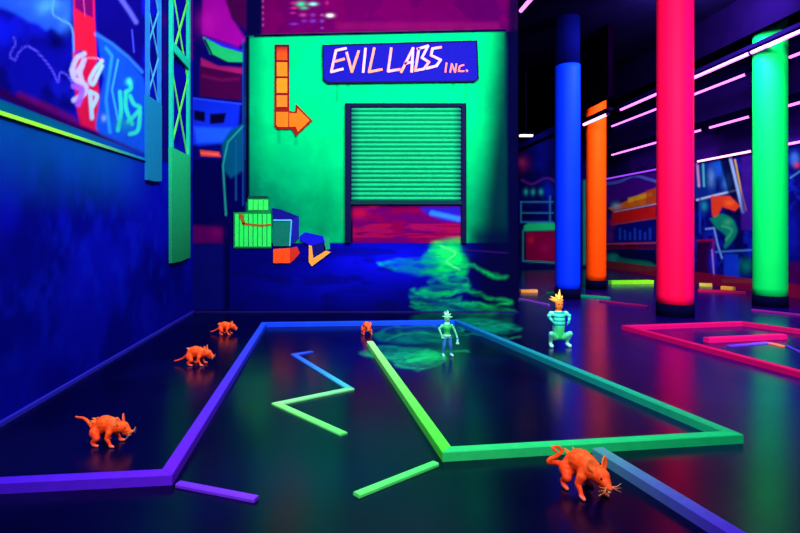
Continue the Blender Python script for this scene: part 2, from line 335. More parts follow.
# ---- right wall, far wall with hall murals
def right_paint(X, Y, Z):
    x, y = sheet(X, Y, Z); c = Canvas(x, y, (8, 8, 120)); N1 = fbm(x/14, y/14)
    c.mix((3,3,60), sstep(.4,.65,N1)*.8); c.mix((20,40,215), sstep(.55,.8,fbm(x/9+4,y/9))*.6)
    # diner at the far end
    c.poly([(600,178),(660,166),(660,190),(600,206)], (70,10,150), 2)
    c.stroke(curve([(604,184),(618,182),(634,176),(648,179),(658,182)]), (90,110,245), 2.6, 1, .95)
    c.poly([(608,208),(622,203),(640,194),(656,188),(656,203),(612,211)], (235,110,30), 1)
    c.poly([(628,198),(652,192),(652,196),(628,203)], (255,180,50), 1); c.poly([(646,190),(656,188),(656,203),(646,204)], (200,50,40), 1, .7)
    c.blob(616,206,5,4,(150,210,255),.9)
    c.stroke([(614,212),(656,204)], (210,170,235), 1.3)
    c.poly([(612,213),(656,206),(656,217),(612,224)], (220,24,32), 1)
    c.stroke([(612,225),(656,218)], (230,80,60), 1.3, .8, .8)
    c.poly([(606,226),(656,219),(656,243),(606,243)], (10,14,130), 1)
    for k in range(7): c.stroke([(620+5*k,239),(620+5*k,229+(k%3)*2)], (30,70,235), 2.2, 1.1, .9)
    c.stroke([(606,244),(656,243)], (200,60,60), 1.6); c.rect(606,246,656,249,(96,10,40),1)
    c.blob(612,222,4,6,(180,20,80),.7); c.blob(610,236,4,8,(120,30,150),.6)
    c.rect(606,250,656,275,(6,10,70),1); c.poly(curve([(606,254),(616,254),(622,258),(636,260),(650,262),(658,268),(650,272),(620,270),(606,268)],3), (0,110,100), 1.5)
    c.blob(613,258,5,5,(30,170,170),.7,.5); c.blob(640,266,9,4,(0,140,90),.6,.5)
    c.stroke([(606,275),(656,274)], (206,70,40), 2, 1, .9)
    # robot and speed machine between the columns
    c.rect(694,150,716,200,(12,40,150),1); c.stroke([(697,160),(699,186)], (220,160,230), 2.4, 1, .9); c.stroke([(703,164),(704,186)], (80,210,220), 2, 1, .9)
    c.stroke([(697,200),(712,196),(737,190)], (190,215,255), 1.8, .9, .95)
    c.blob(718,168,8,12,(30,100,240),.9,.8); c.blob(728,182,6,10,(60,140,250),.85,.8); c.blob(711,178,4,10,(110,180,245),.6,.5)
    c.stroke([(724,156),(729,176),(736,205),(741,213)], (5,5,60), 10, 1.5, .9)
    c.stroke([(730,157),(738,190),(743,212)], (150,190,255), 3, 1, .95); c.stroke([(735,160),(741,190),(746,210)], (235,180,90), 1.6, .8, .9)
    c.rect(741,152,754,230,(60,20,150),2,.8)
    c.poly([(711,196),(730,196),(740,206),(735,211),(722,207),(716,220),(712,215)], (232,60,36), 1); c.blob(729,203,6,3.5,(255,110,50),.7)
    c.blob(704,206,4,6,(30,170,220),.7); c.stroke([(700,199),(700,232)], (30,60,200), 2, 1, .8)
    c.poly(curve([(710,219),(722,214),(733,220),(737,232),(730,244),(724,248),(726,236),(716,228)],3), (10,130,110), 1.5)
    c.blob(728,222,5,4,(60,190,130),.7); c.stroke(curve([(722,226),(732,230),(726,240)]), (60,190,130), 2, 1, .7)
    c.stroke([(706,229),(714,228),(718,246),(722,258)], (110,160,250), 1.8, .9, .95)
    c.poly([(697,241),(713,240),(715,280),(697,280)], (40,0,60), 1); c.stroke([(698,241),(713,240),(714,262)], (160,10,60), 2, 1, .8)
    c.blob(713,262,5,17,(30,30,220),.95); c.stroke([(712,250),(714,276)], (170,150,255), 1.3, .8, .8)
    c.stroke([(716,252),(752,250)], (60,130,230), 1.6, .8, .9)
    c.poly([(724,254),(738,254),(740,278),(724,278)], (14,50,210), 1.5); c.blob(746,266,8,8,(0,130,120),.8,.5)
    c.rect(722,279,760,283,(0,120,90),1,.9)
    # beyond the green column
    c.blob(795,158,5,7,(60,120,230),.8,.8); c.blob(797,165,3,3,(220,60,60),.8,.5); c.blob(793,235,12,40,(14,20,170),.8,.5)
    c.stroke([(790,178),(802,170)], (60,140,190), 1.3)
    c.rect(785,262,810,285,(70,0,70),2,.7)
    c.mix((120,8,50), (Z<.28)*.9)
    c.mix((46,10,120), (Z>3.07)*1.0)
    c.mix((10,4,60), (Z>3.07)*sstep(.4,.6,fbm(Y*.7,Z*2))*.8)
    return c.c
grid('wall_right', ax((-3.2, 10, .5), (10, 19.6, .03)), ax((0, 3.3, .022), (3.3, ZC, .2)), lambda u, v: (u*0+XR, u, v), right_paint, M_wall)
def far_paint(X, Y, Z):
    x, y = sheet(X, Y, Z); c = Canvas(x, y, (6, 6, 84)); c.mix((3,3,44), sstep(.4,.7,fbm(x/9,y/9))*.8)
    c.blob(524,163,7,9,(130,20,110),.8,.6); c.blob(522,162,4,4,(180,40,90),.7); c.blob(540,150,14,24,(16,20,170),.7,.7)
    c.blob(548,190,8,16,(10,30,190),.7,.6); c.stroke(curve([(522,180),(532,184),(546,178),(556,182)]), (90,30,150), 2, 1, .7)
    for bx in (526,533,541): c.blob(bx,192,2.5,3.5,(40,190,190),.8,.5)
    c.rect(583,180,588,265,(20,110,110),1)
    for q in ([(521,202),(553,202)], [(521,213),(553,213)], [(521,202),(521,222)], [(550,196),(550,226)], [(521,222),(553,222)]): c.stroke(q, (40,120,200), 1.3, .7, .9)
    c.poly([(524,226),(528,223),(556,223),(556,230),(524,231)], (20,190,120), 1); c.poly([(526,232),(556,231),(556,262),(526,260)], (120,0,60), 1)
    c.blob(531,240,4,5,(190,20,50),.8); c.blob(546,248,8,8,(150,10,90),.6,.4); c.stroke([(523,230),(523,261),(556,263)], (40,140,150), 1.3, .8, .9)
    return c.c
grid('wall_far', ax((2.7, 8.9, .04)), ax((0, 4.6, .04), (4.6, ZC, .2)), lambda u, v: (u, u*0+YF, v), far_paint, M_wall)
# ---- plain shell: ceiling, soffits, rear wall, return of the mural wall
def struct_box(name, x0, x1, y0, y1, z0, z1, col, mat=None):
    bm = bmesh.new(); box(bm, x0, x1, y0, y1, z0, z1)
    return tag(from_bm(name, bm, mat or M_dark, None, col), kind='structure')
struct_box('ceiling', -2.9, 9.1, -3.4, 19.8, ZC, ZC+.12, (10, 5, 48))
struct_box('wall_rear', -2.9, 9.1, -3.4, -3.2, 0, ZC, (8, 8, 60))
struct_box('wall_return', 2.74, XE+.002, YB+.01, YF, 0, ZC, (8, 6, 60))
struct_box('trim_1', 7.14, 7.25, -3.1, 19.55, 4.60, 4.67, (10, 3, 52))          # slim light rail before the green column
struct_box('trim_5', 7.14, 7.25, -3.1, 19.55, 4.86, ZC-.005, (5, 1, 32))
struct_box('trim_6', 8.02, 8.10, -3.1, 19.55, 4.60, ZC-.005, (9, 2, 50))
struct_box('trim_2', 8.13, 8.88, -3.1, 19.55, 3.86, ZC-.005, (18, 4, 66))
struct_box('trim_3', 5.30, 5.40, 11.5, 19.55, 3.82, 3.88, (8, 1, 30))           # light rail before the orange column
struct_box('trim_7', 5.30, 5.40, 11.5, 19.55, 4.10, ZC-.005, (2, 0, 8))
u_ = lambda co: max(0, min(1, (co.y-4.8)/2.0))
bm = bmesh.new()
for y0, y1 in ((2.0, 7.0),):
    pts = []
    for Y in (y0, y1):
        for dx, dz in ((0, -.016), (.02, -.016), (.02, .016), (0, .016)): pts.append(Vector((XL(Y)+dx+.001, Y, 2.19+.012*(Y-2)+dz)))
    prism(bm, pts[:4], Vector(pts[4])-Vector(pts[0]))
bmesh.ops.subdivide_edges(bm, edges=bm.edges[:], cuts=12, use_grid_fill=True)
tag(from_bm('trim_4', bm, M_kerb, None, lambda co: tuple(np.array((150,240,60))*(1-u_(co))+np.array((10,110,170))*u_(co))), kind='structure')            # yellow green strip under the left mural
bm = bmesh.new(); prism(bm, [Vector((XL(2), 2, 0)), Vector((XL(2)+.03, 2, 0)), Vector((XL(2)+.03, 2, .03)), Vector((XL(2), 2, .03))], Vector((XL(9.28)-XL(2), 7.28, 0)))
tag(from_bm('baseboard_left', bm, M_kerb, None, (34, 30, 170)), kind='structure')
bm = bmesh.new(); box(bm, XL(9.28)+.04, XE, YB-.03, YB-.001, 0, .02)
tag(from_bm('baseboard_back', bm, M_kerb, None, (22, 14, 90)), kind='structure')
# ---------------------------------------------------------------- things on the mural wall
YW = YB-.001
def W(px, py, d=0.0):                                     # point d in front of the mural wall
    q = P(px, py, YB); return Vector((q.x, YB-d, q.z))
def plate(bm, pts, d0, d1):                               # outline in sheet coordinates, between depths d0 and d1 before the wall
    prism(bm, [W(x, y, d0) for x, y in pts], (0, -(d1-d0), 0))
def ribbon(bm, pts, w, d0, d1):
    for a, b_ in zip(pts, pts[1:]):
        dx, dy = b_[0]-a[0], b_[1]-a[1]; L = math.hypot(dx, dy) or 1; nx, ny = -dy/L*w/2, dx/L*w/2; ex, ey = dx/L*w*.3, dy/L*w*.3
        plate(bm, [(a[0]+nx-ex, a[1]+ny-ey), (b_[0]+nx+ex, b_[1]+ny+ey), (b_[0]-nx+ex, b_[1]-ny+ey), (a[0]-nx-ex, a[1]-ny-ey)], d0, d1)
        d1 += .0012
sg = empty('hanging_sign', W(400, 63)); base = sg.location.copy()
tag(sg, 'dark blue board sign with pink letters reading EVIL LABS INC. above the roller door', 'sign')
def under(o, root):
    o.parent = root; o.matrix_parent_inverse = Matrix.Translation(-root.location) if root.rotation_euler.z == 0 else root.matrix_world.inverted(); return o
def local(o, root):                                       # shift mesh data so the child keeps its place under its root
    for v in o.data.vertices: v.co -= root.location
    o.parent = root; return o
bm = bmesh.new(); plate(bm, [(323,46.5),(476,42),(477.5,79.5),(474,82),(328,83.5),(323.5,80)], .0, .05)
local(from_bm('board', bm, M_kerb, None, (8, 6, 145)), sg)
bm = bmesh.new()
ribbon(bm, [(323,46.5),(476,42),(477.5,79.5),(474,82),(328,83.5),(323.5,80),(323,46.5)], 1.4, .05, .054)
local(from_bm('border', bm, M_kerb, None, (4, 4, 50)), sg)
def S(*p): return [(310+x/4.444, 20+y/4.444) for x, y in p]
letters = [[S((160,131),(116,140),(95,235),(146,222)), S((106,190),(152,178))], [S((163,150),(186,235),(216,143))], [S((246,132),(236,236))],
           [S((285,130),(262,235),(318,224))], [S((360,130),(346,232),(398,224))], [S((404,236),(456,130),(450,234)), S((420,198),(456,190))],
           [S((482,132),(466,230)), S((476,134),(522,120),(496,172),(526,192),(504,222),(464,230))], [S((580,126),(542,132),(536,162),(578,182),(560,208),(516,220))],
           [S((604,196),(599,236))], [S((620,236),(627,200),(642,236),(648,200))], [S((680,204),(662,210),(658,232),(680,232))], [S((692,228),(696,232))]]
for k, st in enumerate(letters):
    bm = bmesh.new()
    for s_ in st: ribbon(bm, s_, 2.5 if k < 8 else 1.7, .052, .060)
    o = from_bm('letter', bm, M_kerb, None, (lambda co: (255, 170, 215) if math.sin(co.x*23+co.z*9) > -.35 else (255, 140, 110)) if k < 8 else (lambda co: (250, 120, 110)))
    local(o, sg)
# arrow sign
ar = tag(empty('arrow_sign', W(288, 90)), 'orange segmented arrow sign bending down to point right on the green wall', 'sign')
bm = bmesh.new()
plate(bm, [(275,45),(289.5,45),(289.5,111),(295,112),(296,104),(312.5,121),(296,136.5),(292,129.5),(277,129.5),(274.5,126)], 0, .03)
local(from_bm('board', bm, M_kerb, None, lambda co: (70, 6, 40) if co.z > P(0, 52, YB).z else (130, 18, 14)), ar)
for y0, y1, c0 in ((47.5,61,(214,66,20)),(63,77,(232,116,22)),(79,93.5,(238,128,24)),(96,107.5,(236,112,30))):
    bm = bmesh.new(); plate(bm, [(277,y0),(287.5,y0),(287.5,(y0+y1)/2),(287.5,y1),(277,y1),(277,(y0+y1)/2)], .03, .045)
    zt, zb = P(0, y0, YB).z, P(0, y1, YB).z
    local(from_bm('lamp_panel', bm, M_kerb, None, (lambda c0, zt: lambda co: (130, 20, 20) if (y0 < 50 and co.z > zt-.01) else c0)(c0, zt)), ar)
bm = bmesh.new(); plate(bm, [(276.5,112.5),(288.5,112.5),(288.5,127.5),(278,127.5),(276.5,125)], .03, .045)
local(from_bm('lamp_panel', bm, M_kerb, None, (236, 106, 20)), ar)
bm = bmesh.new(); plate(bm, [(289.5,113.5),(297,114),(298,109),(310,121),(298,132.5),(296,127),(289.5,127.5)], .03, .045)
local(from_bm('arrowhead', bm, M_kerb, None, (238, 104, 18)), ar)
# roller door
rd = tag(empty('roller_door', W(405, 202)), 'green corrugated roller shutter door half raised in a dark frame', 'roller door')
bm = bmesh.new()
x0, x1 = W(351.5, 0).x, W(460.5, 0).x; zt, zb = W(0, 107.5).z, W(0, 201).z; ns = 21; prev = None; rows = []
for k in range(ns):
    za = zt-(zt-zb)*k/ns; dz = (zt-zb)/ns
    for t, d in ((0, .012), (.12, .022), (.35, .045), (.6, .045), (.86, .022), (.97, .012)):
        rows.append((za-dz*t, d, t))
rows.append((zb, .012, 0))
for z, d, t in rows:
    cur = [bm.verts.new((x, YB-d, z)) for x in np.linspace(x0, x1, 14)]
    if prev:
        for i in range(13): bm.faces.new((prev[i], prev[i+1], cur[i+1], cur[i]))
    prev = cur
tt = [r[2] for r in rows]
def slat(co):
    k = (zt-co.z)/((zt-zb)/ns) % 1
    e = max(0, 1-min(co.x-x0, x1-co.x)/.12)
    return (0, 84-30*e, 62) if (k > .92 or k < .05) else (12, 172-60*e, 112-20*e)
local(from_bm('curtain', bm, M_kerb, None, slat), rd)
bm = bmesh.new(); plate(bm, [(350,201),(462,201),(462,204.5),(350,204.5)], 0, .06); local(from_bm('bottom_bar', bm, M_kerb, None, (6, 40, 60)), rd)
for xa, xb in ((345, 351), (461, 465.5)):
    bm = bmesh.new(); plate(bm, [(xa,104),(xb,104),(xb,243),(xa,243)], 0, .07); local(from_bm('guide_rail', bm, M_kerb, None, (4, 6, 52)), rd)
bm = bmesh.new(); plate(bm, [(351,104),(461,104),(461,107.5),(351,107.5)], 0, .07); local(from_bm('head_box', bm, M_kerb, None, (4, 10, 50)), rd)
# crates, boxes shown against the wall as cut painted boards
def board_thing(name, ptsl, label, cat, group=None, root_px=None):
    root = tag(empty(name, W(*root_px)), label, cat, group)
    for pn, pts, d0, d1, col in ptsl:
        bm = bmesh.new()
        if isinstance(pts[0][0], (tuple, list)):
            for q in pts: plate(bm, q, d0, d1)
        else: plate(bm, pts, d0, d1)
        local(from_bm(pn, bm, M_kerb, None, col), root)
    return root
slats = [[(235.5+4.6*k,214),(239.2+4.6*k,214),(239.2+4.6*k,246.5),(235.5+4.6*k,246.5)] for k in range(8)]
board_thing('crate', [('panel', [(234,212.5),(271.5,211.5),(271.5,248),(234,248)], 0, .03, (10,120,60)), ('slats', slats, .03, .045, (40,225,90)),
    ('strap', [[(239,214),(243,214),(246,223),(243,225)], [(243,222.5),(262,224.5),(262,226.5),(243,225)], [(262,224.5),(272,223.5),(272,225.5),(262,226.5)]], .045, .052, (150,80,30))],
    'large green slatted crate with an orange strap at the left foot of green wall', 'crate', None, (252,248))
board_thing('crate', [('panel', [(248,198.5),(269,198.5),(269,211.5),(248,211.5)], 0, .03, (20,150,70)), ('slats', [[(249+5*k,200),(253.2+5*k,200),(253.2+5*k,210),(249+5*k,210)] for k in range(4)], .03, .045, (50,235,90)),
    ('lid', [(249,196),(267,196),(269,198.5),(248,198.5)], 0, .04, (6,60,60))],
    'small bright green crate lying on top of the large slatted crate', 'crate', None, (258,211))
board_thing('storage_box', [('front', [(273.5,220),(292,220),(290,246),(273.5,246)], 0, .03, (6,104,88)), ('top', [(272,208),(280,209),(298,216),(292,220),(273.5,219.5)], 0, .04, (12,10,120)),
    ('side', [(292,220),(299,216),(299,238),(290,246)], 0, .035, (16,26,140)), ('edge', [[(273.5,219.5),(292,219.5),(292,221),(273.5,221)], [(291,221),(292.3,221),(290.6,246),(289.4,246)]], .04, .046, (80,170,220))],
    'teal and blue box between the green crates and the tipped blue box', 'box', None, (283,246))
board_thing('carton', [('front', [(273.5,249),(290,248),(290,263),(273.5,263)], 0, .03, (240,70,22)), ('side', [(290,248),(297,246.5),(300,253),(294,260),(290,263)], 0, .025, (190,40,30))],
    'low orange red carton under the teal box', 'box', None, (284,263))
board_thing('storage_box', [('top', [(300,236),(305,232),(323,236),(325,242),(311,246),(300,240)], 0, .04, (14,14,190)), ('front', [(310,246),(324,242),(326,250),(312,258)], 0, .03, (8,10,100)),
    ('edge', [[(309,245),(312,246),(313.5,258),(326,250.5),(331,252),(312,266),(309,262)]], .03, .045, (236,150,60)), ('flap', [(323,238),(330,238),(330,249),(324,250)], 0, .03, (20,140,110))],
    'tipped over blue box with glowing orange lower edge on the painted road', 'box', None, (312,265))
# spilled bottle cap beside the crates is part of the mural paint
# ---------------------------------------------------------------- lattice towers on the left wall
def Lw(Y, z, d): return Vector((XL(Y)+d, Y, z))
def lbar(bm, a, b_, w, d0, d1):
    (y0, z0), (y1, z1) = a, b_; L = math.hypot(y1-y0, z1-z0); ny, nz = -(z1-z0)/L*w/2, (y1-y0)/L*w/2
    prism(bm, [Lw(y0+ny, z0+nz, d0), Lw(y1+ny, z1+nz, d0), Lw(y1-ny, z1-nz, d0), Lw(y0-ny, z0-nz, d0)], (d1-d0, 0, 0))
def tower(label, Y0, Y1, zbot, zpan, zbar, col_r, col_b, col_p, rail, diag):
    t = tag(empty('lattice_tower', Lw((Y0+Y1)/2, zbot, 0)), label, 'tower')
    zt = ZC-.05
    for Y in (Y0, Y1):
        bm = bmesh.new(); lbar(bm, (Y, zpan), (Y, zt), rail, .001, .05); local(from_bm('rail', bm, M_kerb, None, col_r), t)
    z = zpan; hgt = (Y1-Y0)*1.35; k = 0
    while z+hgt < zt+.2:
        zz = min(z+hgt, zt)
        for a, b_ in (((Y0, z), (Y1, zz)), ((Y1, z), (Y0, zz))):
            bm = bmesh.new(); lbar(bm, a, b_, diag, .004+.012*(a[0] == Y0), .016+.012*(a[0] == Y0)); local(from_bm('brace', bm, M_kerb, None, col_b), t)
        z = zz; k += 1
    for zb_ in zbar:
        bm = bmesh.new(); lbar(bm, (Y0, zb_), (Y1, zb_-.02), diag*2.6, .03, .055); local(from_bm('crossbar', bm, M_kerb, None, col_r), t)
    bm = bmesh.new()
    prism(bm, [Lw(Y0-.05, zpan, .001), Lw(Y1+.05, zpan, .001), Lw(Y1+.05, zbot+.03, .001), Lw((Y0+Y1)/2, zbot, .001), Lw(Y0-.03, zbot, .001)], (.045, 0, 0))
    bmesh.ops.subdivide_edges(bm, edges=bm.edges[:], cuts=5, use_grid_fill=True)
    local(from_bm('panel', bm, M_kerb, None, col_p), t)
    return t
tower('tall green lattice tower with a long solid green panel below, near the wall corner', 8.0, 8.92, .9, 2.55, (4.0,), (20,190,160), (90,225,90),
      lambda co: tuple(np.array((24,170,110))*(.75+.35*max(0, min(1, (co.z-.9)/1.6)))), .075, .05)
tower('narrower blue lattice tower with a short teal panel beside the graffiti', 7.0, 7.46, 2.0, 3.05, (), (30,110,190), (60,150,200),
      lambda co: (14,110,160), .035, .025)
# ---------------------------------------------------------------- columns
def column(label, cxp, wpx, D, top, colf, ptop=None, dark=(8,8,60)):
    R = wpx*D/F/2/math.sqrt(1+((cxp-VX)/F)**2); X = (cxp-VX)/F*D
    t = tag(empty('column', (X, D, 0)), label, 'column', None)
    def cyl(nm, r, z0, z1, col, mat, nz=1):
        bm = bmesh.new(); rings = []
        for k in range(nz+1):
            z = z0+(z1-z0)*k/nz; rings.append([bm.verts.new((r*math.cos(a*math.pi/32), r*math.sin(a*math.pi/32), z)) for a in range(64)])
        for a, b_ in zip(rings, rings[1:]):
            for i in range(64): f = bm.faces.new((a[i], a[(i+1) % 64], b_[(i+1) % 64], b_[i])); f.smooth = True
        bm.faces.new(rings[0]); bm.faces.new(rings[-1]); return from_bm(nm, bm, mat, t, col)
    cyl('plinth', R*1.03, 0, .2, (4,4,36), M_dark)
    cyl('shaft', R, .2, ptop or top, colf, M_col, 40)
    if ptop: cyl('upper_shaft', R*.99, ptop, top, dark, M_dark)
    return t
column('tall hot pink round column, nearest and widest of the four', 675, 38, 8.96, ZC-.003, lambda co: (240,3,64) if co.x < .0 else (228,2,88))
column('bright green round column at the right under the brightest neon tube', 770, 36, 10.03, ZC-.003, lambda co: (0,196,84))
column('deep blue round column next to the orange one', 567.5, 25.5, 11.2, ZC-.003, lambda co: (0,40,240), 4.64, (2,3,62))
column('slim orange round column lit by a short tube at its top', 596, 20.5, 12.9, ZC-.003, lambda co: (244,66,2))
# ---------------------------------------------------------------- neon tubes
def neon(a, b_, mat, label, group, r=.022, cat='light', fix=(0, 0, 1), reach=.03):
    a, b_ = Vector(a), Vector(b_); t = tag(empty('neon_tube', a), label, cat, group)
    bm = bmesh.new(); tube(bm, [a, b_], r, 10); local(from_bm('tube', bm, mat, None, (255,255,255)), t)
    F0 = Vector(fix); f = F0*(r+.012)
    d = (b_-a).normalized(); s = d.cross(f).normalized()*.02
    bm = bmesh.new(); prism(bm, [a+F0*r*.8+s, a+F0*r*.8-s, a+F0*reach-s, a+F0*reach+s], b_-a); local(from_bm('housing', bm, M_dark, None, (10,6,50)), t)
    for e, dd in ((a, -d), (b_, d)):
        bm = bmesh.new(); tube(bm, [e, e+dd*.03], r*1.15, 10); local(from_bm('end_cap', bm, M_dark, None, (20,10,60)), t)
def at_x(px, X): return F*X/(px-VX)
def run(X, z, pa, pb, mat, label, grp, r, fix=(0,0,1)):
    reach = {7.2: 4.60-z, 8.06: 4.60-z, 8.60: 3.86-z, 8.83: XR-8.83, 5.35: 3.82-z}[X]-.0005
    if X == 8.83: fix = (1,0,0)
    neon((X, at_x(pa, X), z), (X, at_x(pb, X), z), mat, label, grp, r*1.25, 'light', fix, reach)
gA = 'neon tubes along the hall ceiling'
run(7.2, 4.545, 812, 752, M_tube, 'violet neon tube crossing just above the green column', gA, .026)
run(7.2, 4.545, 750, 621, M_tube, 'violet neon tube running from the green column back past the pink column', gA, .026)
run(5.35, 3.765, 607.5, 584, M_tube2, 'short pink neon tube at the top of the orange column', gA, .026)
run(8.06, 4.53, 830, 790, M_tube, 'violet neon tube at the right edge below the brightest one', gA, .022)
run(8.06, 4.53, 746, 612, M_tube, 'violet neon tube second from the top, behind the pink column', gA, .022)
run(8.60, 3.80, 830, 768, M_tube, 'violet neon tube half hidden behind the right side of the green column', gA, .022)
run(8.60, 3.80, 750, 710, M_tube, 'middle violet neon tube between the pink and green columns', gA, .022)
run(8.60, 3.80, 702, 612, M_tube, 'violet neon tube third from the top right of the orange column', gA, .022)
run(8.83, 3.09, 830, 757, M_tube, 'neon tube over the mural right of the green column', gA, .02)
run(8.83, 3.09, 752, 698, M_tube2, 'lowest neon tube along the mural top between the pink and green columns', gA, .02)
run(8.83, 3.09, 690, 604, M_tubed, 'dim violet neon tube along the mural top above the painted diner', gA, .02)
neon((3.05, 10.0, 5.28), (3.08, 9.1, 5.28), M_tube, 'short violet neon tube near the ceiling at the right end of the green wall', gA, .035, 'light', (0,0,1), ZC-5.28-.001)
struct_c = P(526, 135.5, 15.0)
lp = tag(empty('ceiling_lamp', struct_c), 'small pinkish lamp glowing high in the dark passage left of the blue column', 'light')
bm = bmesh.new(); box(bm, -.17, .17, -.05, .05, -.03, .02); from_bm('diffuser', bm, M_tubew, lp, (255,255,255))
bm = bmesh.new(); box(bm, -.19, .19, -.06, .06, .02, .06); from_bm('housing', bm, M_dark, lp, (20,10,50))
bm = bmesh.new(); box(bm, -.01, .01, -.01, .01, .06, ZC-struct_c.z); from_bm('hanging_rod', bm, M_dark, lp, (20,10,50))
# ---------------------------------------------------------------- kerbs and floor strips of the golf lanes
def foot(path, w, cap=(True, True)):
    """mitred footprint quads of an open path"""
    n = len(path); L = []; R = []
    for i in range(n):
        d1 = (path[i]-path[i-1]).normalized() if i else None
        d2 = (path[i+1]-path[i]).normalized() if i < n-1 else None
        if d1 is None: d1 = d2
        if d2 is None: d2 = d1
        n1 = Vector((-d1.y, d1.x, 0)); n2 = Vector((-d2.y, d2.x, 0)); m = (n1+n2).normalized(); k = w/2/max(.3, m.dot(n1))
        L.append(path[i]+m*k); R.append(path[i]-m*k)
    return [(L[i], R[i], R[i+1], L[i+1]) for i in range(n-1)]
def plank(name, quad, h, c0, c1, label, cat, group, z0=0.0, n=14):
    a, b_, c, d = [Vector((q.x, q.y, 0)) for q in quad]     # a,b start edge; d,c end edge
    s0, s1 = (a+b_)/2, (d+c)/2; org = Vector((s0.x, s0.y, 0)); ax_ = (s1-s0); L = ax_.length; u = ax_/L
    gap = .0015
    bm = bmesh.new(); rings = []; bev = min(.006, h*.3)
    for k in range(n+1):
        t = k/n; p, q = a.lerp(d, t), b_.lerp(c, t)
        if k == 0: p += u*gap; q += u*gap
        if k == n: p -= u*gap; q -= u*gap
        e = (q-p).normalized()*bev; zz = lambda v, z: bm.verts.new(v-org+Vector((0, 0, z)))
        rings.append([zz(p, z0), zz(p, z0+h-bev), zz(p+e, z0+h), zz(q-e, z0+h), zz(q, z0+h-bev), zz(q, z0)])
    for r1, r2 in zip(rings, rings[1:]):
        for i in range(6): bm.faces.new((r1[i], r1[(i+1) % 6], r2[(i+1) % 6], r2[i]))
    bm.faces.new(rings[0]); bm.faces.new(rings[-1])
    c0, c1 = np.array(c0, float), np.array(c1, float)
    o = from_bm(name, bm, M_kerb, None, lambda co: c0+(c1-c0)*max(0, min(1, Vector((co.x, co.y, 0)).dot(u)/L)))
    o.location = org; return tag(o, label, cat, group)
KH = .06
path = [G(-70, 483, KH), G(167, 471.5, KH), G(264, 322.5, KH), G(456, 320, KH), G(733, 432.5, KH), G(447, 449, KH), G(370, 341, KH)]
Q = foot(path, .078)
gk = 'kerb rails of the nearest lane'
specs = [((52,18,190),(88,26,214),'purple kerb rail running in from the left edge of the floor'), ((92,26,214),(24,72,244),'purple to blue slanting kerb rail right of the three rats by the left wall'),
         ((20,64,238),(16,74,226),'blue kerb rail parallel to the mural wall at the far end of the lane'), ((6,84,170),(24,172,110),'teal green slanting kerb rail running from the slim green figurine toward the right'),
         ((16,196,118),(40,206,110),'long green kerb rail closing the near end of the lane'), ((70,238,60),(150,244,140),'lime green kerb rail from the near corner back to the small rat')]
for q, (c0, c1, lab) in zip(Q, specs): plank('kerb_rail', q, KH, c0, c1, lab, 'kerb', gk)
q = foot([G(598, 447.5, KH), G(770, 552, KH)], .078)[0]; plank('kerb_rail', q, KH, (70,150,150), (60,20,190), 'grey teal to violet kerb rail leaving the long green rail at the lower right', 'kerb', gk)
q = foot([G(436, 461.5, .02), G(356, 493, .02)], .05)[0]; plank('floor_strip', q, .02, (70,230,110), (90,240,110), 'short bright green strip slanting left from the near corner of the lane', 'strip', None)
q = foot([G(178, 481.8, .02), G(257, 497, .02)], .05)[0]; plank('floor_strip', q, .02, (96,40,214), (110,50,224), 'short purple strip below the bend of the purple kerb rail', 'strip', None)
zz = foot([G(312, 351, .015), G(294, 354, .015), G(350, 388, .015), G(277, 403, .015), G(344, 433, .015)], .062)
for q, (c0, c1, lab) in zip(zz, (((30,60,200),(50,90,240),'tiny blue far end piece of the zigzag strip'), ((40,80,240),(60,190,190),'blue to teal upper diagonal of the zigzag strip'),
        ((110,225,150),(130,235,140),'pale green middle bar of the zigzag strip'), ((120,240,120),(90,240,110),'light green lower diagonal of the zigzag strip'))):
    plank('zigzag_strip', q, .015, c0, c1, lab, 'strip', 'zigzag strips on the lane floor')
gm = 'magenta kerb rails of the lane on the right'
Qm = foot([G(840, 381, KH), G(626, 325.5, KH), G(742, 321.5, KH), G(850, 336, KH)], .078)
for q, lab, c in zip(Qm, ('long magenta kerb rail nearest the viewer in the right lane', 'magenta kerb rail on the right lane far side before the pink column', 'magenta kerb rail going out of the picture right of the green reflection'), ((176,4,84),(196,6,100),(168,6,84))):
    plank('kerb_rail', q, KH, c, c, lab, 'kerb', gm)
q = foot([G(706, 337.5, KH), G(784, 334, KH)], .085)[0]; plank('kerb_rail', q, KH, (205,10,104), (212,12,112), 'short magenta kerb rail inside the right lane', 'kerb', gm)
q = foot([G(728, 345, .02), G(768, 341.5, .02)], .06)[0]; plank('floor_strip', q, .015, (80,40,200), (120,80,225), 'lilac strip inside the right magenta lane', 'strip', None)
q = foot([G(770, 342, .02), G(783, 345, .02)], .06)[0]; plank('floor_strip', q, .015, (240,110,110), (240,120,70), 'little orange strip at the end of the lilac strip', 'strip', None)
q = foot([G(787, 345, .02), G(812, 356, .02)], .04)[0]; plank('floor_strip', q, .015, (70,40,180), (60,50,180), 'thin violet strip at the right edge inside the magenta lane', 'strip', None)
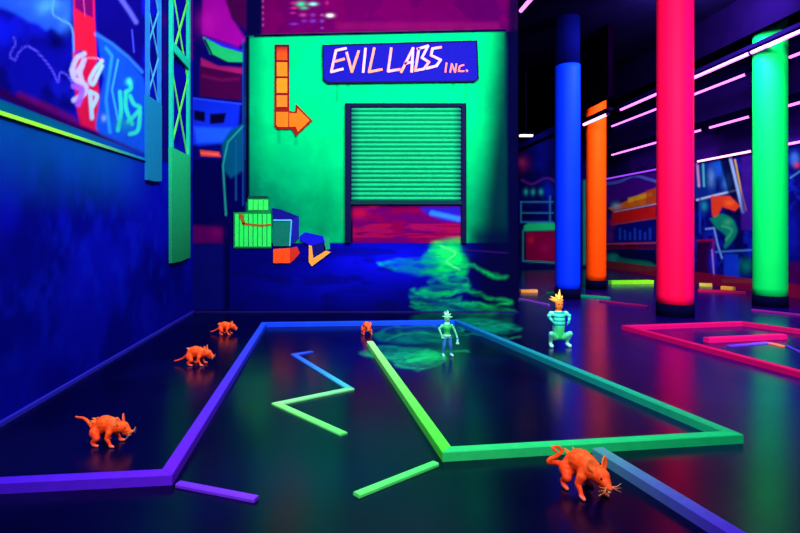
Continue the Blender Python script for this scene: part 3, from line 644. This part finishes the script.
# far kerbs
for (p, q_, w, h, c0, c1, lab) in (((520,289.5),(537,289.5),.12,.06,(220,140,70),(225,150,80),'short pale orange kerb rail left of the blue column'),
        ((520,298),(549,304),.035,.03,(120,70,190),(110,60,170),'thin lilac rail behind the orange haired figurine'),
        ((547,292),(610,297),.07,.04,(0,110,80),(0,130,100),'dark green kerb rail passing the foot of the blue column'),
        ((610,280.5),(652,280),.14,.09,(110,226,30),(140,230,30),'lime kerb rail at the foot of the painted diner'),
        ((699,283),(712,283.5),.12,.07,(190,180,60),(190,170,60),'small yellowish kerb rail right of the pink column'),
        ((722,286),(734,287),.12,.07,(220,150,40),(210,150,50),'small amber kerb rail midway between the pink and green columns'),
        ((698,289),(746,291.5),.1,.05,(150,10,60),(140,10,60),'dark red kerb rail between the feet of pink and green columns'),
        ((600,300),(648,305.5),.06,.03,(110,10,70),(120,10,80),'thin dark magenta rail left of the pink column foot'),
        ((752,309),(830,317),.06,.03,(110,14,110),(100,14,100),'thin purple rail in front of the green column foot')):
    q = foot([G(*p, h), G(*q_, h)], w)[0]; plank('kerb_rail', q, h, c0, c1, lab, 'kerb', 'far kerb rails in the hall')
# ---------------------------------------------------------------- skinned creatures
def skin(name, verts, edges, root=0, sub=2, mat=M_obj, parent=None, cols=None, fat=1.0, vox=.0042):
    """one continuous body: tapered limbs between joints (x,y,z,r), fused into a single smooth skin"""
    bm = bmesh.new()
    for x, y, z, r in verts: bmesh.ops.create_icosphere(bm, subdivisions=2, radius=r*fat, matrix=Matrix.Translation((x, y, z)))
    for a, b_ in edges:
        p, q = Vector(verts[a][:3]), Vector(verts[b_][:3])
        if (p-q).length > 1e-4: tube(bm, [p, q], [verts[a][3]*fat, verts[b_][3]*fat], 12)
    bmesh.ops.recalc_face_normals(bm, faces=bm.faces)
    me = bpy.data.meshes.new('tmp'); bm.to_mesh(me); bm.free()
    o = bpy.data.objects.new('tmp', me); C.objects.link(o)
    m = o.modifiers.new('r', 'REMESH'); m.mode = 'VOXEL'; m.voxel_size = vox
    m = o.modifiers.new('s', 'SMOOTH'); m.factor = .5; m.iterations = 3
    dg = bpy.context.evaluated_depsgraph_get(); dg.update()
    nm = bpy.data.meshes.new_from_object(o.evaluated_get(dg)); nm.name = name
    bpy.data.objects.remove(o); bpy.data.meshes.remove(me)
    return link(name, nm, mat, parent, cols, True)
def chain(V, E, start, pts):
    prev = start
    for p in pts:
        V.append(p); E.append((prev, len(V)-1)); prev = len(V)-1
    return prev
def ball(bm, c, r, sc=(1, 1, 1), seg=12):
    bmesh.ops.create_uvsphere(bm, u_segments=seg, v_segments=seg//2+2, radius=1, matrix=Matrix.Translation(c) @ Matrix.Diagonal((r*sc[0], r*sc[1], r*sc[2], 1)))
def cone(bm, p, d, r, n=6):
    tube(bm, [p, Vector(p)+Vector(d)*.5, Vector(p)+Vector(d)], [r, r*.6, r*.06], n)
def make_rat(loc, rz, s, label, tail, low=False):
    t = tag(empty('rat', loc, rz, s), label, 'rat', 'orange rats on the lane floor')
    V = [(-.055,0,.118,.052)]; E = []
    chain(V, E, 0, [(-.01,0,.148,.056), (.04,0,.142,.052), (.085,0,.13,.042)])     # 1 2 3
    nk = 3
    chain(V, E, nk, [(.115,0,.132,.038), (.142,0,.130,.038), (.168,0,.114,.026), (.190,0,.100,.016), (.203,0,.096,.010), (.150,0,.095,.020), (.176,0,.084,.012)])
    for sg_ in (-1, 1):
        chain(V, E, 0, [(-.06,sg_*.05,.095,.036), (-.030,sg_*.066,.060,.022), (-.068,sg_*.068,.030,.012), (-.050,sg_*.070,.012,.012), (-.018,sg_*.076,.009,.010)])
        chain(V, E, 2, [(.055,sg_*.045,.100,.024), (.045,sg_*.060,.062,.016), (.068,sg_*.062,.030,.011), (.078,sg_*.064,.012,.012), (.104,sg_*.070,.009,.009)])
    chain(V, E, 0, [(-.095,0,.10,.024)]+[(x, y, z, .0115*(1-.55*k/len(tail))+.001) for k, (x, y, z) in enumerate(tail)])
    def rc(co):
        k = min(1, max(0, (co.z-.02)/.16)); n = fbm(np.array([co.x*70]), np.array([co.z*70+co.y*50]), 2)[0]
        paw = 1 if co.z < .02 else 0
        return (250, 62+24*k+46*(n-.5)+46*paw, 26+20*(n-.5)*2+60*paw)
    skin('body', V, E, 1, 2, M_obj, t, rc, 1.08)
    for sg_ in (-1, 1):
        bm = bmesh.new()
        ball(bm, (0, 0, 0), .028, (.30, .8, 1.35), 14)
        for v in bm.verts:
            if v.co.x > 0: v.co.x -= .010*(1-min(1, (v.co.y/.02)**2+(v.co.z/.03)**2))
        o = from_bm('ear', bm, M_obj, t, (255, 110, 50), True); o.location = (.120, sg_*.036, .180); o.rotation_euler = (-sg_*.35, -.15, sg_*.3)
        bm = bmesh.new(); ball(bm, (.168, sg_*.024, .132), .0075, (1, .8, 1), 10); from_bm('eye', bm, M_obj, t, (40, 6, 10), True)
    bm = bmesh.new()
    for sg_ in (-1, 1):
        for a in (-.3, 0, .3): tube(bm, [(.192, sg_*.012, .100), (.206, sg_*.035, .096+a*.03), (.200, sg_*.065, .092+a*.07)], [.0016, .0013, .0008], 5)
    from_bm('whiskers', bm, M_obj, t, (255, 170, 110))
    bm = bmesh.new()
    for k in range(22):
        x = -.09+.2*random.random(); a = random.uniform(-1.1, 1.1)
        zc = .128+.012*math.cos((x)*14); r = .047
        p = Vector((x, math.sin(a)*r*.9, zc+math.cos(a)*r*.86)); cone(bm, p, Vector((-.028, math.sin(a)*.012, math.cos(a)*.012)), .007)
    tag(from_bm('fur', bm, M_obj, t, (255, 120, 44)), kind='stuff')
    bm = bmesh.new()
    for sg_ in (-.004, .004): box(bm, .192, .198, sg_-.003, sg_+.003, .074, .090)
    from_bm('teeth', bm, M_obj, t, (255, 220, 170))
    return t
tail_curl = curve([(-.10,-.03,.10),(-.10,-.09,.112),(-.09,-.135,.122),(-.08,-.13,.145),(-.085,-.09,.152),(-.095,-.05,.17),(-.09,-.08,.198),(-.08,-.12,.20),(-.07,-.10,.18)], 3)
tail_up = curve([(-.12,0,.12),(-.15,0,.155),(-.19,.01,.172),(-.235,.02,.172),(-.27,.03,.172)], 3)
tail_low = curve([(-.125,.0,.085),(-.16,.01,.062),(-.20,.01,.045),(-.245,.0,.035)], 3)
def g0(x, y): return G(x, y)
make_rat(g0(106, 443.5), math.radians(-10), .88, 'orange rat near the purple kerb rail, nearest of three by the left wall', tail_up)
make_rat(g0(196, 364.5), math.radians(-6), .92, 'orange rat middle of the row of three by the left wall', tail_low)
make_rat(g0(225, 334), math.radians(-6), .80, 'orange rat farthest of the three by the left wall, near the corner', tail_low)
make_rat(g0(367, 335.5)+Vector((0, .12, 0)), math.radians(-80), .78, 'small orange rat at the far tip of the lime green kerb rail', tail_low)
make_rat(g0(582, 490), math.radians(-74), 1.04, 'large orange rat with curled tail in front of the long green kerb rail', tail_curl)
# extra loop of tail and collar fur of the near rat belongs to its own body
# ---------------------------------------------------------------- figurines
def fingers(V, E, hand, h, d, spread):
    for k in range(4):
        o = Vector(spread)*(k-1.5); p = Vector(h)+o; q = p+Vector(d)*.6+o*.3; r = q+Vector(d)*.4
        chain(V, E, hand, [(*p, .008), (*q, .007), (*r, .005)])
def figurine_a(loc, s):
    t = tag(empty('figurine', loc, math.radians(8), s), 'slim green figurine with spiky pale crown and blue legs standing on the slime', 'figurine')
    V = [(0,0,.44,.062)]; E = []
    chain(V, E, 0, [(0,0,.53,.056), (0,-.005,.62,.078), (0,0,.685,.06), (0,0,.735,.026), (0,-.01,.785,.052), (.0,-.012,.84,.058), (0,-.008,.88,.035)])
    for sg_ in (-1, 1):
        chain(V, E, 0, [(sg_*.055,0,.38,.048), (sg_*.075,-.02,.23,.036), (sg_*.085,.012,.075,.022), (sg_*.09,-.01,.03,.024), (sg_*.10,-.075,.022,.026)])
    h = chain(V, E, 2, [(-.105,0,.665,.03), (-.175,.01,.60,.022), (-.15,-.05,.50,.017), (-.135,-.075,.46,.018)]); fingers(V, E, h, (-.132,-.085,.44), (.005,-.012,-.035), (.011,-.004,0))
    h = chain(V, E, 2, [(.105,0,.665,.03), (.165,-.01,.57,.022), (.205,-.04,.45,.017), (.21,-.06,.41,.018)]); fingers(V, E, h, (.212,-.065,.39), (.004,-.012,-.035), (.011,-.004,0))
    def fc(co):
        if co.z < .06: return (130, 215, 205)
        if co.z < .40: return (40, 110, 190)
        if co.z < .72:
            if abs(co.x) > .10: return (90, 205, 150)
            return (40, 190, 90)
        return (90, 200, 140)
    skin('body', V, E, 0, 2, M_obj, t, fc, 1.15)
    bm = bmesh.new()
    for d in ((0,0,.13),(-.07,0,.09),(.08,0,.06),(-.10,.0,.01),(.12,0,-.01),(.04,.03,.11),(-.04,.03,.11)):
        cone(bm, Vector((0,-.005,.86))+Vector(d)*.15, d, .03, 7)
    from_bm('spiky_crown', bm, M_obj, t, (140, 225, 190), False)
    for sg_ in (-1, 1):
        bm = bmesh.new(); ball(bm, (sg_*.022,-.068,.835), .012, (1,.6,1), 10); from_bm('eye', bm, M_obj, t, (4, 30, 40), True)
    bm = bmesh.new(); tube(bm, [(-.022,-.066,.795),(0,-.07,.788),(.022,-.066,.795)], .004, 6); from_bm('mouth', bm, M_obj, t, (6, 60, 50))
    bm = bmesh.new(); cone(bm, (0,-.06,.825), (0,-.035,-.02), .012); from_bm('nose', bm, M_obj, t, (170, 240, 200))
    bm = bmesh.new(); tube(bm, [(0,0,.435),(0,0,.455),(0,0,.475)], [.082,.086,.08], 20); from_bm('belt', bm, M_obj, t, (150, 220, 230))
    bm = bmesh.new(); tube(bm, [(0,0,.70),(0,0,.725),(0,0,.745)], [.066,.058,.046], 18); from_bm('collar', bm, M_obj, t, (150, 235, 220))
    bm = bmesh.new(); tube(bm, [(.212,-.075,.37),(.212,-.078,.33),(.212,-.078,.29),(.212,-.078,.27)], [.014,.016,.040,.040], 12); from_bm('held_flask', bm, M_obj, t, (120, 220, 180), True)
def figurine_b(loc, s):
    t = tag(empty('figurine', loc, math.radians(4), s), 'crouching teal figurine with flame orange hair behind the green kerb rail', 'figurine')
    V = [(0,.02,.20,.085)]; E = []
    chain(V, E, 0, [(0,.0,.32,.092), (0,-.01,.44,.10), (0,0,.55,.095), (0,.0,.615,.06), (0,-.005,.665,.032), (0,-.015,.72,.058), (0,-.02,.775,.062), (0,-.012,.82,.04)])
    for sg_ in (-1, 1):
        chain(V, E, 0, [(sg_*.085,-.01,.17,.055), (sg_*.17,-.09,.245,.042), (sg_*.155,-.02,.11,.028), (sg_*.15,-.01,.045,.028), (sg_*.165,-.09,.028,.032)])
        h = chain(V, E, 3, [(sg_*.125,.0,.585,.038), (sg_*.19,-.02,.555,.028), (sg_*.155,-.085,.47,.020), (sg_*.13,-.11,.45,.020)]); fingers(V, E, h, (sg_*.12,-.118,.44), (-sg_*.018,-.012,-.025), (0,-.004,.012))
    def fc(co):
        if co.z < .07: return (140, 215, 215)
        if co.z < .36 and abs(co.x) < .09: return (50, 200, 110)
        if co.z < .36: return (80, 195, 165)
        if co.z > .64: return (236, 120, 50)
        k = math.sin(co.z*90)
        return (60, 205, 180) if k > -.3 else (20, 140, 130)
    skin('body', V, E, 1, 2, M_obj, t, fc, 1.12)
    bm = bmesh.new()
    for d in ((0.02,0,.20),(-.05,0,.13),(.07,0,.10),(-.16,-.01,.05),(-.12,.02,.09),(.09,.02,.03),(.04,.04,.14),(-.02,.05,.12),(.02,-.01,.15)):
        cone(bm, Vector((0,-.0,.80))+Vector(d)*.12, d, .045, 8)
    from_bm('hair', bm, M_obj, t, lambda co: (255, 215, 110) if co.z > .90 else (250, 160, 50))
    for sg_ in (-1, 1):
        bm = bmesh.new(); ball(bm, (sg_*.024,-.078,.765), .013, (1,.6,1), 10); from_bm('eye', bm, M_obj, t, (60, 8, 10), True)
    bm = bmesh.new(); tube(bm, [(-.026,-.07,.72),(0,-.076,.712),(.026,-.07,.72)], .005, 6); from_bm('mouth', bm, M_obj, t, (90, 10, 20))
    bm = bmesh.new(); cone(bm, (0,-.072,.752), (0,-.035,-.015), .013); from_bm('nose', bm, M_obj, t, (250, 140, 70))
    for sg_ in (-1, 1):
        bm = bmesh.new(); ball(bm, (sg_*.13,.0,.60), .05, (1,1,.7), 14); from_bm('shoulder_pad', bm, M_obj, t, (120, 215, 205), True)
figurine_a(g0(447, 356), .50)
figurine_b(g0(558.5, 346.5), .66)
# ---------------------------------------------------------------- lights
def area(name, loc, tgt, size, power, col=(1, 1, 1), sy=None, spread=180):
    l = bpy.data.lights.new(name, 'AREA'); l.shape = 'RECTANGLE'; l.size = size; l.size_y = sy or size; l.energy = power; l.color = col; l.spread = math.radians(spread)
    o = bpy.data.objects.new(name, l); C.objects.link(o); o.location = loc
    o.rotation_euler = (Vector(tgt)-Vector(loc)).to_track_quat('-Z', 'Y').to_euler(); return o
area('mural_wash_fill', (.6, 5.3, 5.45), (.4, 9.3, 3.0), 4.5, 255, (1, 1, 1), .4)  # unseen white fill added to wash the mural in place of blacklight
area('lane_fill', (.3, 3.0, 5.45), (.3, 4.6, 0), 3.0, 205, (.95, .95, 1), 1.0)  # added overhead fill for the lane, no fixture modelled
area('left_wall_fill', (0.2, 5.5, 5.4), (-2.6, 6.3, 2.8), 3.0, 165, (.8, .85, 1), .5)  # added bluish fill that lifts the left wall, source unseen
area('column_fill', (3.6, 1.5, 5.2), (6.4, 10.5, 2.2), 3.0, 570, (1, 1, 1), 1.0, 110)  # frontal fill added out of view to even out the columns
area('rat_fill', (-.5, -1.5, 4.6), (-.3, 5.0, 0), 2.5, 150, (1, .95, 1), 1.0, 100)  # unseen fill added behind the camera to brighten the rats
area('hall_fill', (6.0, 9.3, 5.4), (8.2, 15, 1.4), 1.6, 560, (1, .95, 1), .6)  # added fill for the hall murals, kept out of view
w = bpy.data.worlds.new('dark room'); bpy.context.scene.world = w; w.use_nodes = True
w.node_tree.nodes['Background'].inputs[0].default_value = (.05, .03, .2, 1); w.node_tree.nodes['Background'].inputs[1].default_value = .3
# ---------------------------------------------------------------- camera
cd = bpy.data.cameras.new('camera'); cam = bpy.data.objects.new('camera', cd); C.objects.link(cam)
cam.location = (0, 0, CH); cam.rotation_euler = (math.pi/2, 0, 0)
cd.sensor_width = 36; cd.sensor_fit = 'HORIZONTAL'; cd.lens = F/800*36
cd.shift_x = (400-VX)/800; cd.shift_y = -(266.5-HY)/800
cd.clip_start = .05; cd.clip_end = 100
sc = bpy.context.scene; sc.camera = cam
sc.view_settings.view_transform = 'Standard'; sc.view_settings.look = 'None'; sc.view_settings.gamma = 1; sc.view_settings.exposure = 0; sc.view_settings.use_curve_mapping = False
